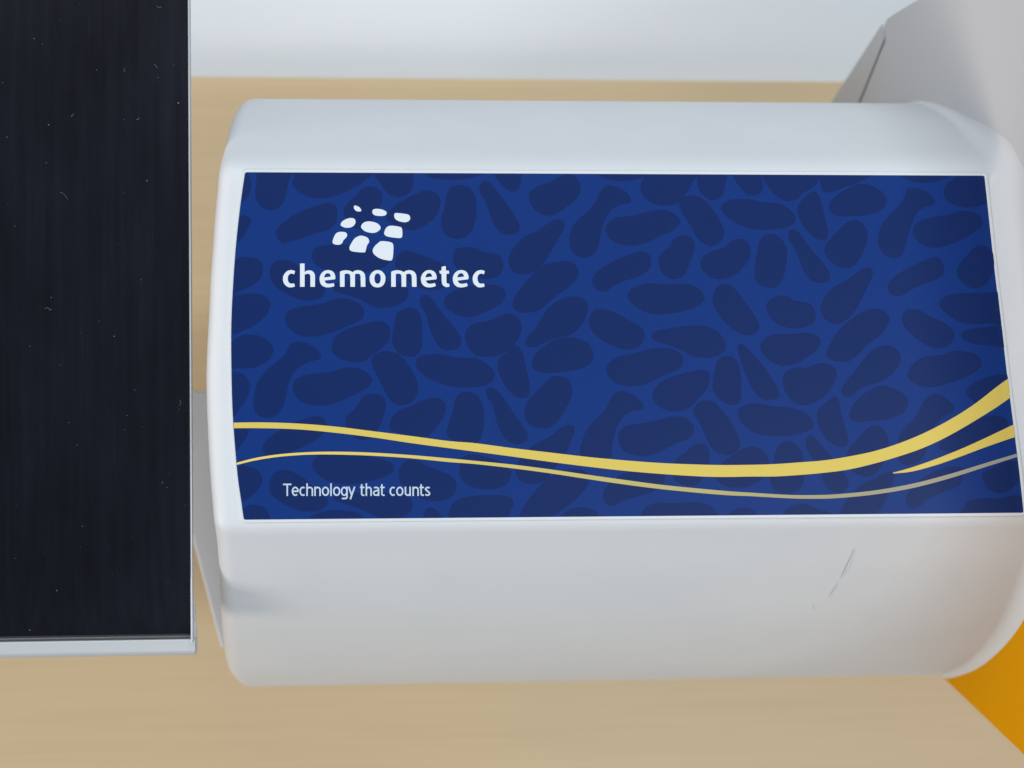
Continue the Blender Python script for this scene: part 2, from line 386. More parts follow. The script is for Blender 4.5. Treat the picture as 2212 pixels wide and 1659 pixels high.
# --- cell pattern, read as closed curves in six tiles of the photograph
TILE = {'E': (900, 650, 2.011), 'F': (1900, 650, 2.011), 'G': (3000, 650, 2.018), 'H': (900, 1300, 2.011), 'I': (1900, 1300, 2.011), 'J': (3000, 1300, 2.018)}
CELLS = '''
E 120 60 185 95 212 180 195 250 140 318 60 250
E 285 50 530 50 505 180 475 310 420 370 350 382 280 345 243 270 250 180
E 570 50 1165 50 1120 150 1040 200 930 255 800 288 680 280 590 235 545 180 555 110
E 1110 205 1190 195 1250 230 1268 290 1240 370 1186 461 1130 530 1082 541 1010 509 954 405 980 335 1050 270
E 1205 50 1480 50 1515 130 1505 210 1460 260 1390 282 1320 255 1260 190
E 1600 228 1680 235 1730 290 1725 370 1680 450 1600 510 1500 545 1400 520 1315 475 1300 440 1330 380 1420 310 1520 260
E 1560 60 2100 60 1990 120 1860 138 1700 130 1620 105
E 1860 185 1940 190 2000 245 2025 340 2015 450 1990 540 1930 600 1860 615 1790 590 1745 530 1740 450 1770 340 1785 250 1820 200
F 70 150 130 170 190 250 260 340 320 430 360 510 345 560 280 582 210 565 160 510 120 420 95 340 50 260 32 200
E 830 325 890 350 905 420 880 500 820 545 700 580 580 620 475 650 430 620 408 570 440 510 530 440 640 380 750 345
E 180 430 212 465 190 520 150 590 90 650 40 600 60 480 120 430
E 698 757 720 700 786 669 900 660 1020 668 1130 690 1250 740 1322 790 1290 835 1200 870 1080 880 920 885 800 860 725 815
E 1450 710 1530 725 1640 770 1740 810 1810 870 1800 960 1750 1010 1660 1025 1570 1010 1480 960 1400 880 1368 820 1390 745
E 1835 740 1860 695 1950 680 2040 695 2085 722 2150 728 2215 760 2240 830 2220 890 2160 930 2060 935 1960 910 1870 860 1835 800
E 100 775 180 762 260 775 300 820 302 890 270 950 200 1000 120 1035 40 1060 20 900
E 430 788 520 790 590 830 650 880 720 930 790 980 805 1030 780 1080 700 1108 600 1100 500 1060 410 1000 365 930 362 870 385 815
E 870 1000 900 970 1000 950 1150 950 1300 955 1420 975 1470 1020 1470 1080 1420 1130 1320 1165 1220 1165 1140 1130 1060 1090 960 1060 890 1040
E 1760 1120 1785 1070 1850 1025 1960 995 2100 982 2200 990 2255 1040 2250 1090 2200 1150 2110 1195 2020 1235 1930 1243 1840 1215 1775 1165
E 60 1090 130 1060 230 1055 310 1070 360 1120 355 1190 310 1250 240 1310 150 1350 60 1375 10 1230
E 560 1170 680 1150 800 1130 900 1098 990 1098 1070 1130 1115 1190 1105 1250 1050 1290 950 1330 850 1370 740 1398 640 1400 560 1370 500 1310 483 1250 505 1200
H 1480 -140 1540 -125 1575 -60 1588 50 1585 170 1545 240 1480 257 1400 230 1355 170 1345 100 1365 -20 1390 -100
E 1610 1065 1660 1090 1710 1160 1770 1240 1840 1320 1890 1400 1900 1450 1880 1490 1800 1512 1730 1490 1680 1420 1640 1320 1620 1230 1575 1150 1568 1100
F -80 1390 -51 1325 9 1290 100 1275 190 1240 260 1215 330 1235 373 1300 365 1380 320 1460 250 1520 170 1555 80 1562 0 1545 -60 1480
H 60 130 130 85 200 75 280 90 350 130 390 195 370 260 310 310 220 345 120 348 40 345 0 200
H 570 135 650 145 730 185 770 240 755 275 680 295 610 330 550 390 515 460 495 550 470 640 430 710 370 745 310 745 255 715 230 660 235 560 265 460 330 370 410 300 480 240 520 165
H 60 390 120 385 175 420 198 490 190 560 150 630 100 700 50 750 0 560
H 858 190 870 130 910 75 1000 25 1100 -5 1200 -27 1280 -22 1328 30 1325 100 1280 170 1200 230 1130 285 1060 300 960 285 880 240
H 1260 213 1330 213 1400 240 1460 300 1510 380 1545 460 1552 540 1520 600 1460 640 1400 645 1340 615 1300 560 1260 480 1215 390 1180 310 1190 250
H 1560 255 1640 238 1740 235 1830 255 1920 265 2010 268 2080 295 2140 340 2170 400 2150 450 2080 490 1980 503 1860 500 1740 475 1640 430 1560 370 1535 310
H 620 410 740 390 860 375 960 345 1040 343 1120 370 1175 420 1180 460 1140 510 1040 560 930 610 820 645 720 648 630 625 570 570 543 510 560 450
H 1150 560 1220 553 1280 590 1293 640 1280 720 1250 800 1220 850 1180 900 1110 925 1040 900 990 840 970 780 985 730 1040 680 1080 620 1110 580
H 1640 590 1710 585 1765 620 1775 680 1750 750 1700 820 1650 880 1600 905 1520 905 1400 870 1340 850 1320 810 1340 750 1400 690 1500 650 1580 610
H 1900 545 1970 540 2040 580 2075 660 2085 750 2075 850 2050 920 2000 960 1900 950 1820 920 1785 870 1800 790 1830 700 1850 600
I 130 500 190 540 250 620 320 720 390 820 425 890 415 930 360 958 290 950 230 900 185 810 160 720 140 640 95 570 90 520
H 720 735 780 745 815 790 800 850 750 910 650 970 560 1010 450 1045 370 1060 320 1040 303 990 330 930 420 860 540 790 640 755
H 120 830 190 840 180 890 140 950 90 1010 40 950 50 850
H 705 1140 720 1080 790 1040 900 1035 1020 1040 1150 1055 1260 1080 1340 1110 1360 1160 1330 1200 1240 1235 1130 1265 1000 1280 870 1265 770 1220
H 1470 1085 1540 1090 1620 1130 1720 1170 1810 1210 1860 1270 1855 1340 1810 1390 1720 1415 1600 1405 1500 1350 1420 1280 1395 1210 1415 1130
H 1885 1150 1900 1080 1950 1045 2040 1045 2120 1070 2220 1100 2300 1170 2290 1240 2240 1300 2130 1322 2010 1310 1930 1270 1890 1210
H 110 1140 190 1140 260 1165 300 1225 290 1290 240 1350 180 1400 120 1415 60 1300
H 470 1165 540 1180 620 1220 700 1290 780 1350 825 1410 810 1460 750 1495 660 1500 560 1480 460 1430 380 1370 357 1310 370 1240 400 1190
H 870 1390 950 1360 1080 1345 1250 1345 1400 1355 1480 1385 1510 1440 1490 1500 1420 1550 1320 1565 1240 1550 1160 1510 1060 1470 940 1430
H 680 1555 760 1510 860 1490 980 1495 1060 1510 1110 1545 1150 1600 700 1620
H 150 1470 220 1445 290 1455 340 1490 360 1550 340 1600 120 1620 110 1520
H 1640 1468 1690 1480 1740 1530 1790 1600 1620 1620 1600 1560 1605 1500
H 1810 1480 1845 1425 1930 1385 2060 1370 2210 1370 2285 1380 2318 1425 2300 1490 2230 1580 2000 1640 1830 1600 1800 1540
F 150 50 360 50 370 130 355 205 310 235 250 215 190 150
F 740 95 800 110 845 170 845 240 800 310 720 370 640 420 570 428 500 395 450 340 430 270 460 220 530 180 620 150 680 115
F 1060 185 1140 200 1210 235 1250 285 1245 325 1180 340 1110 370 1060 430 1030 500 1010 590 990 680 950 740 880 768 810 745 770 690 760 610 785 520 830 460 910 390 970 310 1010 230
F 985 70 1380 70 1320 130 1200 150 1090 140 1020 115
F 1390 65 1760 65 1740 180 1690 260 1620 330 1530 350 1430 330 1360 280 1328 210 1350 140
F 1790 60 2010 60 2015 160 1990 260 1930 305 1860 285 1800 220 1785 140
F 2065 60 2250 65 2310 150 2310 230 2260 262 2200 262 2140 210 2090 140
F 1720 268 1800 275 1870 330 1940 420 1990 510 2000 590 1960 650 1890 675 1820 640 1770 580 1720 490 1660 400 1642 330 1670 285
F 1975 370 2000 325 2070 298 2200 295 2310 318 2440 330 2525 375 2578 440 2560 495 2490 528 2360 542 2220 535 2120 500 2030 440
F 1130 445 1250 430 1380 400 1480 382 1570 395 1640 450 1645 490 1600 540 1500 590 1390 640 1280 670 1170 660 1090 620 1050 550 1065 490
F 640 460 700 465 720 500 700 560 650 650 590 750 540 830 470 880 380 902 310 880 272 820 280 740 330 660 410 590 500 550 570 500
F 700 795 780 805 830 860 825 920 770 990 690 1050 610 1110 530 1180 450 1205 370 1205 315 1180 302 1130 330 1060 400 970 480 880 570 820
F 1340 715 1400 745 1418 810 1390 870 1310 920 1210 950 1120 990 1050 1035 990 1030 945 975 955 910 1020 850 1120 790 1230 745
F 1640 590 1710 590 1755 630 1765 690 1740 770 1710 850 1680 910 1610 940 1540 920 1490 860 1472 790 1500 730 1560 680 1595 620
F 2100 615 2170 625 2210 670 2215 720 2200 780 2150 850 2080 910 2000 938 1910 930 1840 880 1812 820 1830 760 1900 715 1990 690 2050 640
F 1330 985 1420 972 1550 980 1680 975 1770 995 1830 1050 1845 1100 1800 1150 1700 1190 1580 1215 1450 1222 1340 1190 1260 1130 1225 1080 1250 1020
F 1990 975 2050 985 2110 1040 2170 1120 2230 1200 2280 1290 2280 1340 2230 1385 2150 1385 2060 1330 1980 1250 1920 1150 1912 1080 1940 1010
F 760 1080 840 1085 900 1120 905 1190 880 1270 830 1340 760 1390 670 1410 580 1440 500 1480 430 1483 402 1450 430 1390 490 1330 530 1260 590 1170 670 1110
F 980 1180 1060 1185 1140 1215 1240 1270 1330 1320 1365 1385 1340 1455 1280 1495 1200 1504 1100 1472 1000 1417 930 1337 915 1270 935 1215
I 1420 85 1470 45 1600 22 1750 5 1850 8 1940 45 2000 115 2018 185 1970 240 1880 262 1770 255 1680 215 1600 175 1500 145 1430 115
G 120 85 540 90 520 190 440 240 370 300 290 310 210 270 150 200
G 600 90 960 95 860 170 760 200 680 235 610 240 575 205
G 500 235 550 260 580 340 605 450 630 560 615 620 570 628 510 600 450 540 400 460 382 380 420 300
G 860 180 950 180 1040 220 1095 280 1090 350 1030 400 930 428 810 435 710 435 645 400 635 350 670 290 760 225
G 1230 95 1610 100 1500 155 1390 165 1300 150
G 1560 250 1580 180 1650 130 1700 95 1900 95 1940 300 1850 350 1750 365 1650 345 1590 310
G 1310 205 1390 220 1450 255 1490 310 1470 345 1410 360 1350 400 1320 460 1290 540 1260 640 1240 720 1190 770 1130 770 1070 730 1035 660 1035 590 1060 510 1120 430 1190 360 1240 290 1265 220
G 1400 460 1520 435 1640 410 1720 392 1810 405 1870 450 1870 510 1800 570 1690 630 1590 670 1500 690 1400 670 1330 610 1312 550 1345 490
G 800 470 870 470 930 520 950 590 930 680 880 780 830 840 760 855 690 830 630 780 598 720 620 650 680 580 730 530
G 160 577 230 600 280 660 300 740 285 860 260 950 210 1005 150 1012 80 985 35 920 40 820 60 700 90 610
G 340 540 390 560 430 620 500 710 580 800 640 890 640 940 600 970 530 970 470 930 420 850 390 760 350 680 310 610 310 560
G 930 850 980 860 990 900 960 980 910 1080 850 1190 780 1270 710 1300 640 1290 580 1230 570 1170 600 1090 670 1010 780 950 860 890
G 1480 765 1540 790 1568 860 1540 920 1440 970 1330 1010 1220 1075 1150 1070 1112 1020 1130 960 1210 890 1320 830
G 1830 675 1910 680 1960 740 1965 850 1930 940 1880 1000 1800 1015 1730 980 1670 910 1680 830 1750 750
G 200 1085 290 1075 340 1110 420 1125 490 1145 525 1210 520 1280 470 1320 370 1340 270 1325 190 1280 140 1210 135 1140
G 920 1200 1010 1182 1090 1205 1125 1265 1090 1345 1030 1410 940 1470 870 1550 790 1605 710 1605 635 1580 620 1530 660 1440 720 1350 810 1270
G 1280 1185 1370 1195 1450 1240 1560 1290 1640 1360 1645 1420 1610 1470 1530 1500 1440 1482 1340 1420 1260 1345 1225 1280 1240 1215
G 1540 1110 1620 1065 1760 1055 1900 1055 2020 1060 2060 1290 1940 1300 1800 1305 1700 1290 1610 1240 1535 1170
J 1700 75 1760 35 1880 20 2040 10 2080 170 1930 165 1820 155 1730 125
J 80 170 120 110 200 75 320 75 430 65 530 80 565 130 540 200 460 260 370 310 270 330 180 300 110 240
J 1080 165 1160 180 1210 235 1205 310 1150 390 1070 450 970 480 880 520 820 575 760 570 735 530 770 460 840 380 900 300 980 210
J 1330 300 1420 255 1540 245 1640 210 1740 215 1820 240 1870 300 1850 350 1780 400 1660 450 1520 495 1400 500 1310 460 1270 400
J -80 150 -40 175 10 220 80 300 160 410 230 530 225 585 170 605 100 598 40 550 -10 460 -60 340 -100 200
J 290 380 370 345 460 345 540 315 610 310 680 345 700 400 670 480 610 560 530 620 430 648 350 620 290 550 262 460
J 1070 490 1150 510 1240 560 1275 620 1250 690 1180 740 1070 765 950 775 860 785 805 750 810 690 860 610 960 530
J 680 575 715 620 730 700 760 810 790 910 780 970 740 985 680 970 610 910 560 830 537 740 560 670 620 620
J -100 720 -80 670 -20 640 60 635 180 655 300 665 400 690 480 740 515 790 490 840 420 870 300 895 150 895 40 870 -60 800
J 1480 560 1560 580 1630 640 1640 690 1560 740 1490 810 1440 920 1410 1040 1350 1110 1260 1130 1200 1090 1190 980 1210 880 1280 800 1350 720 1400 620
J 1000 810 1060 830 1100 880 1120 950 1100 1050 1060 1140 990 1210 920 1225 860 1200 810 1160 780 1080 800 1000 870 920 930 850
J 1880 430 2060 400 2120 500 1960 560 1850 640 1790 600 1745 560 1770 500
J 480 890 540 930 600 1000 650 1060 720 1150 790 1250 790 1300 740 1350 660 1340 600 1280 560 1180 510 1090 460 1010 450 940
J 270 945 340 945 400 1000 430 1080 440 1200 420 1300 350 1350 250 1355 180 1310 160 1230 190 1120 210 1010
J -290 1230 -260 1150 -180 1080 -80 1010 0 985 80 1000 140 1060 150 1140 120 1220 40 1280 -60 1310 -180 1305
J 1110 1185 1160 1200 1150 1270 1100 1380 1070 1460 1000 1530 860 1570 730 1550 740 1480 800 1390 880 1300 1000 1240
J 1400 1230 1520 1170 1640 1140 1710 1160 1720 1220 1680 1300 1560 1350 1450 1400 1340 1480 1280 1470 1255 1400 1300 1320
J 1880 1200 1960 1150 2080 1100 2150 1110 2170 1240 2080 1340 1990 1355 1910 1310 1880 1250
J 1720 1480 1760 1420 1860 1400 2000 1400 2180 1380 2230 1560 1700 1570
J 270 1540 290 1490 360 1450 450 1445 530 1480 640 1510 680 1560 500 1600 260 1590
J 1520 970 1600 900 1760 810 1900 740 2040 740 2080 800 2020 900 1900 940 1760 980 1640 1020 1560 1015
I 300 170 350 175 385 230 400 310 425 400 440 500 430 570 370 588 310 565 250 500 200 410 180 330 200 265 250 225
I 740 98 830 110 910 150 950 220 940 290 880 340 790 365 680 380 570 385 490 370 458 320 475 250 540 180 640 120
I 1170 250 1280 230 1400 195 1500 185 1590 195 1660 240 1672 300 1630 360 1530 400 1430 450 1320 485 1220 490 1120 460 1065 400 1058 340 1100 285
I 610 420 690 412 750 440 780 510 770 590 720 690 660 780 590 825 510 830 440 800 400 740 400 670 440 590 520 510
I 1170 530 1250 550 1320 600 1352 645 1340 680 1270 690 1200 730 1150 800 1120 880 1100 980 1090 1060 1000 1090 890 1080 845 1020 870 910 920 810 1000 730 1060 660 1100 570
I 1600 410 1720 380 1810 360 1870 375 1888 430 1860 520 1800 590 1740 650 1660 690 1560 690 1470 650 1430 590 1440 520 1510 450
I 1990 255 2060 255 2110 300 2135 390 2140 500 2130 610 2080 645 2010 625 1940 570 1910 500 1920 400 1945 300
I 1840 608 1920 620 1980 680 2050 770 2100 860 2130 950 2110 1010 2040 1045 1960 1030 1890 970 1850 880 1800 780 1758 700 1785 635
I 1230 810 1350 790 1470 765 1580 738 1680 745 1750 800 1760 850 1720 910 1620 950 1520 1000 1420 1045 1330 1055 1230 1030 1170 980 1148 910 1170 850
I 740 805 790 815 800 860 770 930 740 1010 700 1080 640 1150 590 1220 520 1270 430 1278 360 1250 330 1190 345 1110 400 1030 480 960 600 900 670 840
I 1800 955 1860 970 1885 1040 1880 1120 1840 1210 1790 1280 1720 1295 1640 1270 1590 1220 1590 1140 1620 1080 1700 1020 1750 970
I 780 1160 870 1170 915 1220 905 1290 850 1360 780 1430 690 1490 620 1540 500 1580 370 1570 370 1500 430 1410 500 1320 580 1240 680 1180
I 1500 1180 1530 1230 1490 1300 1400 1350 1300 1380 1200 1410 1110 1455 1050 1430 1030 1370 1060 1300 1160 1210 1280 1175 1400 1165
I 700 1540 750 1490 850 1465 940 1480 990 1530 970 1590 700 1600
I 1330 1540 1370 1470 1460 1430 1580 1435 1720 1425 1850 1440 1920 1480 1960 1540 1940 1600 1340 1600
I 2040 1530 2100 1480 2212 1475 2270 1540 2250 1600 2050 1600
'''
polys = []
for line in CELLS.strip().splitlines():
    f = line.split(); ox, oy, s = TILE[f[0]]; v = list(map(float, f[1:]))
    pts = [(ox + v[i] / s, oy + v[i + 1] / s) for i in range(0, len(v), 2)]
    c = clip(catmull(pts, 5))
    if len(c) > 2 and max(p[0] for p in c) > 3850:      # cut finer where the label bends up to the tower
        x = min(p[0] for p in c); cuts = [x] + [e for e in range(3850, 4110, 12) if e > x] 
        for a, b_ in zip(cuts, cuts[1:] + [5000]):
            q = half(half(c, a, 1), b_, -1)
            if len(q) > 2: polys.append(q)
    elif len(c) > 2: polys.append(c)
# neighbouring outlines never lie in one plane: each cell a hair above the last
cells = []
for k, pl in enumerate(polys): cells.append((pl, LAB_Z + 0.00003 + 0.00000008 * k))
verts, faces = [], []
for pl, z in cells:
    pts = [lab(x, y, z) for x, y in pl]; o = len(verts); verts += [tuple(p) for p in pts]
    for t in tessellate_polygon([[Vector((p.x, p.y, 0)) for p in pts]]):
        a, b_, c = (pts[i] for i in t)
        if (b_ - a).cross(c - a).z < 0: t = (t[0], t[2], t[1])
        faces.append([o + i for i in t])
me = bpy.data.meshes.new('cell_pattern'); me.from_pydata(verts, [], faces); me.update()
def under_label(o):
    o.parent = label; o.matrix_parent_inverse = label.matrix_world.inverted(); return o
pat = under_label(link('cell_pattern', me, navy, None, False)); pat['label'] = 'darker navy cell shapes printed on the label'

# --- the three sweeping stripes (upper and lower edge)
def path(parts):
    out = []
    for t, pts in parts:
        ox, oy, s = TILE[t]
        out += [(ox + x / s, oy + y / s) for x, y in pts]
    return out
def stripe(name, up, lo, mt, z):
    xs0, xs1 = min(up[0][0], lo[0][0]), max(up[-1][0], lo[-1][0])
    U = sorted(catmull(sorted(up), 6, False)); Lw = sorted(catmull(sorted(lo), 6, False))
    n = 150; polys_ = []
    for i in range(n):
        a, c = xs0 + (xs1 - xs0) * i / n, xs0 + (xs1 - xs0) * (i + 1) / n
        q = clip([(a, interp(a, U)), (c, interp(c, U)), (c, interp(c, Lw)), (a, interp(a, Lw))])
        if len(q) > 2: polys_.append(q)
    o = under_label(sheet(name, polys_, z, mt, None)); return o
s1u = path([('H', [(20, 786), (300, 783), (600, 793), (900, 818), (1200, 855), (1500, 893), (1800, 933)]), ('I', [(0, 950), (300, 990), (600, 1025), (900, 1060), (1200, 1088), (1500, 1110), (1800, 1122), (2000, 1126)]),
            ('J', [(0, 1128), (200, 1122), (400, 1108), (600, 1092), (800, 1060), (1000, 1018), (1200, 955), (1400, 873), (1600, 770), (1800, 645), (2000, 490), (2090, 425), (2170, 360), (2215, 322)])])
s1l = path([('H', [(20, 830), (300, 830), (600, 840), (900, 868), (1200, 905), (1500, 950), (1800, 990)]), ('I', [(0, 1018), (300, 1058), (600, 1100), (900, 1138), (1200, 1172), (1500, 1198), (1800, 1217), (2000, 1222)]),
            ('J', [(0, 1223), (200, 1222), (400, 1210), (600, 1192), (800, 1165), (1000, 1118), (1200, 1060), (1400, 990), (1600, 895), (1800, 780), (2000, 655), (2110, 575), (2170, 532), (2215, 500)])])
s2u = path([('H', [(60, 1118), (95, 1108), (250, 1068), (450, 1038), (700, 1021), (950, 1019), (1200, 1027), (1500, 1046), (1800, 1072)]), ('I', [(0, 1092), (300, 1122), (600, 1160), (900, 1203), (1200, 1245), (1500, 1285), (1800, 1315), (2050, 1337)]),
            ('J', [(0, 1352), (300, 1370), (500, 1372), (700, 1365), (1000, 1335), (1300, 1282), (1600, 1205), (1900, 1113), (2180, 1028)])])
s2l = path([('H', [(60, 1135), (95, 1125), (250, 1088), (450, 1058), (700, 1042), (950, 1043), (1200, 1052), (1500, 1072), (1800, 1102)]), ('I', [(0, 1118), (300, 1152), (600, 1192), (900, 1238), (1200, 1282), (1500, 1320), (1800, 1350), (2050, 1370)]),
            ('J', [(0, 1381), (300, 1398), (500, 1402), (700, 1397), (1000, 1368), (1300, 1318), (1600, 1240), (1900, 1145), (2180, 1055)])])
s3u = path([('J', [(1150, 1192), (1300, 1150), (1500, 1080), (1700, 1000), (1900, 910), (2130, 800), (2180, 775)])])
s3l = path([('J', [(1150, 1198), (1300, 1183), (1500, 1130), (1700, 1060), (1900, 985), (2145, 900), (2180, 888)])])
stripe('stripe', s1u, s1l, yellow, LAB_Z + 0.00010)['label'] = 'broad yellow stripe sweeping across the label'
stripe('stripe', s2u, s2l, gold_fade, LAB_Z + 0.00011)['label'] = 'thin gold stripe fading to grey'
stripe('stripe', s3u, s3l, yellow, LAB_Z + 0.00012)['label'] = 'short yellow stripe tapering to a point'

# --- logo of nine rounded tiles
LOGO = '''795 112 815 108 850 125 867 150 862 165 825 165 800 145 793 125
985 150 1020 140 1080 148 1118 170 1122 190 1100 208 1050 212 1000 203 980 180
1200 195 1225 182 1330 195 1355 215 1358 245 1335 268 1300 275 1240 262 1205 235
740 235 790 236 810 262 800 300 765 325 710 330 668 312 661 292 685 260
900 275 950 266 1020 282 1058 315 1058 345 1020 375 970 382 905 365 868 330 872 300
1120 330 1160 310 1250 320 1276 340 1280 410 1265 432 1220 432 1130 418 1100 395 1100 370
640 374 705 375 726 400 718 425 690 455 670 490 635 502 590 492 580 465 605 400
830 420 870 410 930 430 947 470 925 510 910 565 890 578 780 568 750 545 755 510 795 445
1030 490 1070 465 1160 475 1188 500 1190 570 1180 645 1150 660 1060 640 1000 600 982 560 1000 520'''
lp = []
for line in LOGO.splitlines():
    v = list(map(float, line.split()))
    lp.append(catmull([(1100 + v[i] / 2.5136, 780 + v[i + 1] / 2.5136) for i in range(0, len(v), 2)], 5))
for pl in lp: under_label(sheet('logo_tile', [pl], LAB_Z + 0.00010, print_white, None))

# --- brand lettering, each glyph an outline (pixels of a six-fold enlargement)
def pairs(s): v = list(map(float, s.split())); return [(v[i], v[i + 1]) for i in range(0, len(v), 2)]
GC = catmull(pairs('365 272 310 252 250 252 180 275 120 330 82 400 75 470 88 550 130 615 190 660 250 675 320 668 366 650 368 635 358 602 340 577 300 582 250 578 215 545 195 490 195 430 210 380 245 345 290 335 330 345 346 354 358 330 368 290'), 3)
GH = pairs('495 95 502 88 598 88 605 95 607 300 650 268 710 255 780 265 830 305 855 350 862 400 862 660 750 660 747 400 740 365 720 345 680 338 640 345 607 360 607 660 495 660')
GE = catmull(pairs('1355 470 1362 420 1345 350 1305 290 1240 258 1170 250 1090 270 1020 330 985 400 975 470 990 560 1030 620 1090 660 1170 675 1250 668 1325 648'), 3, False) + \
     catmull(pairs('1338 638 1335 610 1315 565'), 2, False) + catmull(pairs('1300 572 1250 582 1180 585 1125 560 1105 530 1095 507'), 3, False) + [(1350, 476)]
GEH = [(1085, 430)] + catmull(pairs('1088 415 1100 380 1130 340 1180 325 1220 340 1242 375 1250 410'), 3, False)
GM = pairs('1475 290 1530 265 1610 252 1690 258 1740 275 1785 300 1840 265 1910 250 1990 262 2045 295 2085 350 2097 420 2100 660 1988 660 1980 400 1965 355 1920 335 1870 342 1843 355 1843 660 1732 660 1728 390 1710 350 1665 335 1615 338 1588 350 1588 660 1477 660')
GO = catmull(pairs('310 250 390 265 455 320 495 390 503 460 490 545 450 615 390 660 315 675 230 662 165 615 125 540 115 460 125 385 165 320 230 268'), 3)
GOH = catmull(pairs('310 330 350 345 380 390 388 460 378 525 350 570 310 585 265 568 240 520 232 460 240 395 268 345'), 3)
GT = pairs('1880 178 1890 167 1965 150 1980 158 1987 180 1990 262 2055 262 2068 300 2065 337 2000 340 2000 530 2008 565 2022 580 2050 580 2070 600 2077 630 2068 660 2000 668 1940 645 1900 600 1885 540 1880 340 1842 338 1830 300 1830 264 1880 262')
def gl(pts, ox): return [(1120 + ox + x / 6.144, 1040 + y / 6.144) for x, y in pts]
for nm, pts, hole, ox in (('c', GC, None, 0), ('h', GH, None, 0), ('e', GE, GEH, 0), ('m', GM, None, 0), ('o', GO, GOH, 340), ('m', GM, None, 204.6),
                          ('e', GE, GEH, 405.1), ('t', GT, None, 340), ('e', GE, GEH, 532.5), ('c', GC, None, 758.4)):
    o = under_label(sheet('brand_letter', [gl(pts, ox)], LAB_Z + 0.00012, print_white, None, {0: gl(hole, ox)} if hole else None))

# --- slogan, drawn with strokes in a plain wide sans (pixels of a 3.57-fold enlargement)
def arc(cx, cy, rx, ry, a0, a1, n=12):
    return [(cx + rx * math.cos(math.radians(a0 + (a1 - a0) * k / n)), cy + ry * math.sin(math.radians(a0 + (a1 - a0) * k / n))) for k in range(n + 1)]
SW = 11.0; XHT, CAPH, DESC = 133.0, 176.0, -47.0
def strokes(ch, x0, x1):
    a, b_ = x0 + SW, x1 - SW; cx = (a + b_) / 2; rx = (b_ - a) / 2; t, bt = XHT - SW, SW; cy = (t + bt) / 2; ry = (t - bt) / 2
    if ch == 'T': return [[(x0, CAPH - SW), (x1, CAPH - SW)], [((x0 + x1) / 2, CAPH - SW), ((x0 + x1) / 2, 0)]]
    if ch == 'o': return [arc(cx, cy, rx, ry, 90, 450, 24)]
    if ch == 'c': return [arc(cx + 6, cy, rx + 6, ry, 55, 305, 18)]
    if ch == 'e': return [arc(cx, cy, rx, ry, 0, 310, 22), [(a, cy), (b_ + SW * .6, cy)]]
    if ch == 'l': return [[(cx, 0), (cx, CAPH + 4)]]
    if ch in 'hn': return [[(a, 0), (a, CAPH + 4 if ch == 'h' else XHT)], [(a, t - 30)] + arc(cx, t - 34, rx, 34, 180, 0, 12) + [(b_, 0)]]
    if ch == 'u': return [[(a, XHT), (a, bt + 34)] + arc(cx, bt + 34, rx, 34, 180, 360, 12), [(b_, XHT), (b_, 0)]]
    if ch == 't':
        sx = x0 + 0.38 * (x1 - x0)
        return [[(sx, CAPH - 8), (sx, bt + 22)] + arc(sx + 22, bt + 22, 22, 22, 180, 270, 6) + [(x1, bt)], [(x0, t), (x1, t)]]
    if ch == 'g': return [arc(cx, cy, rx, ry, 90, 450, 24), [(b_, XHT), (b_, DESC + SW + 22)] + arc(b_ - 24, DESC + SW + 22, 24, 22, 0, -90, 6) + [(a + 6, DESC + SW)]]
    if ch == 'y': return [[(a - 4, XHT), (cx + 2, 4)], [(b_ + 4, XHT), (x0 + 0.30 * (x1 - x0), DESC)]]
    if ch == 'a': return [[(a + 4, t - 4)] + arc(cx, t - 30, rx, 30, 110, 0, 8) + [(b_, 0)], [(b_, cy + 12), (cx + 4, cy + 10)] + arc(cx, bt + 30, rx, 30, 95, 330, 12)]
    if ch == 's': return [catmull([(b_ - 2, t - 8), (cx + 6, t), (a + 10, t - 10), (a + 4, cy + 26), (cx, cy + 2), (b_ - 4, cy - 24), (b_ - 8, bt + 10), (cx - 4, bt), (a - 2, bt + 10)], 4, False)]
LAY = [('T', 45, 165), ('e', 168, 270), ('c', 278, 366), ('h', 376, 474), ('n', 490, 584), ('o', 597, 703), ('l', 715, 743), ('o', 757, 863), ('g', 868, 968), ('y', 974, 1074),
       ('t', 1143, 1204), ('h', 1222, 1312), ('a', 1326, 1418), ('t', 1430, 1494), ('c', 1563, 1652), ('o', 1658, 1763), ('u', 1780, 1868), ('n', 1890, 1982), ('t', 1990, 2054), ('s', 2064, 2148)]
vs, fs = [], []; zz = LAB_Z + 0.00012
for ch, x0, x1 in LAY:
    for st in strokes(ch, x0, x1):
        zz += 0.0000002; o = len(vs)
        for k, p in enumerate(st):
            q0, q1 = st[max(k - 1, 0)], st[min(k + 1, len(st) - 1)]
            if len(st) > 8 and math.dist(st[0], st[-1]) < 1e-3 and k in (0, len(st) - 1): q0, q1 = st[-2], st[1]
            t = Vector((q1[0] - q0[0], q1[1] - q0[1])).normalized(); n = Vector((-t.y, t.x)) * SW
            for sg in (1, -1):
                X, Y = p[0] + n.x * sg, p[1] + n.y * sg
                vs.append(tuple(lab(1120 + X / 3.568, 1900 + (298 - Y) / 3.568, zz)))
            if k: fs.append((o + 2 * k - 2, o + 2 * k - 1, o + 2 * k + 1, o + 2 * k))
me = bpy.data.meshes.new('slogan'); me.from_pydata(vs, [], fs); me.update()
sl = under_label(link('slogan', me, print_grey, None, False)); sl['label'] = 'slogan lettering in pale grey'

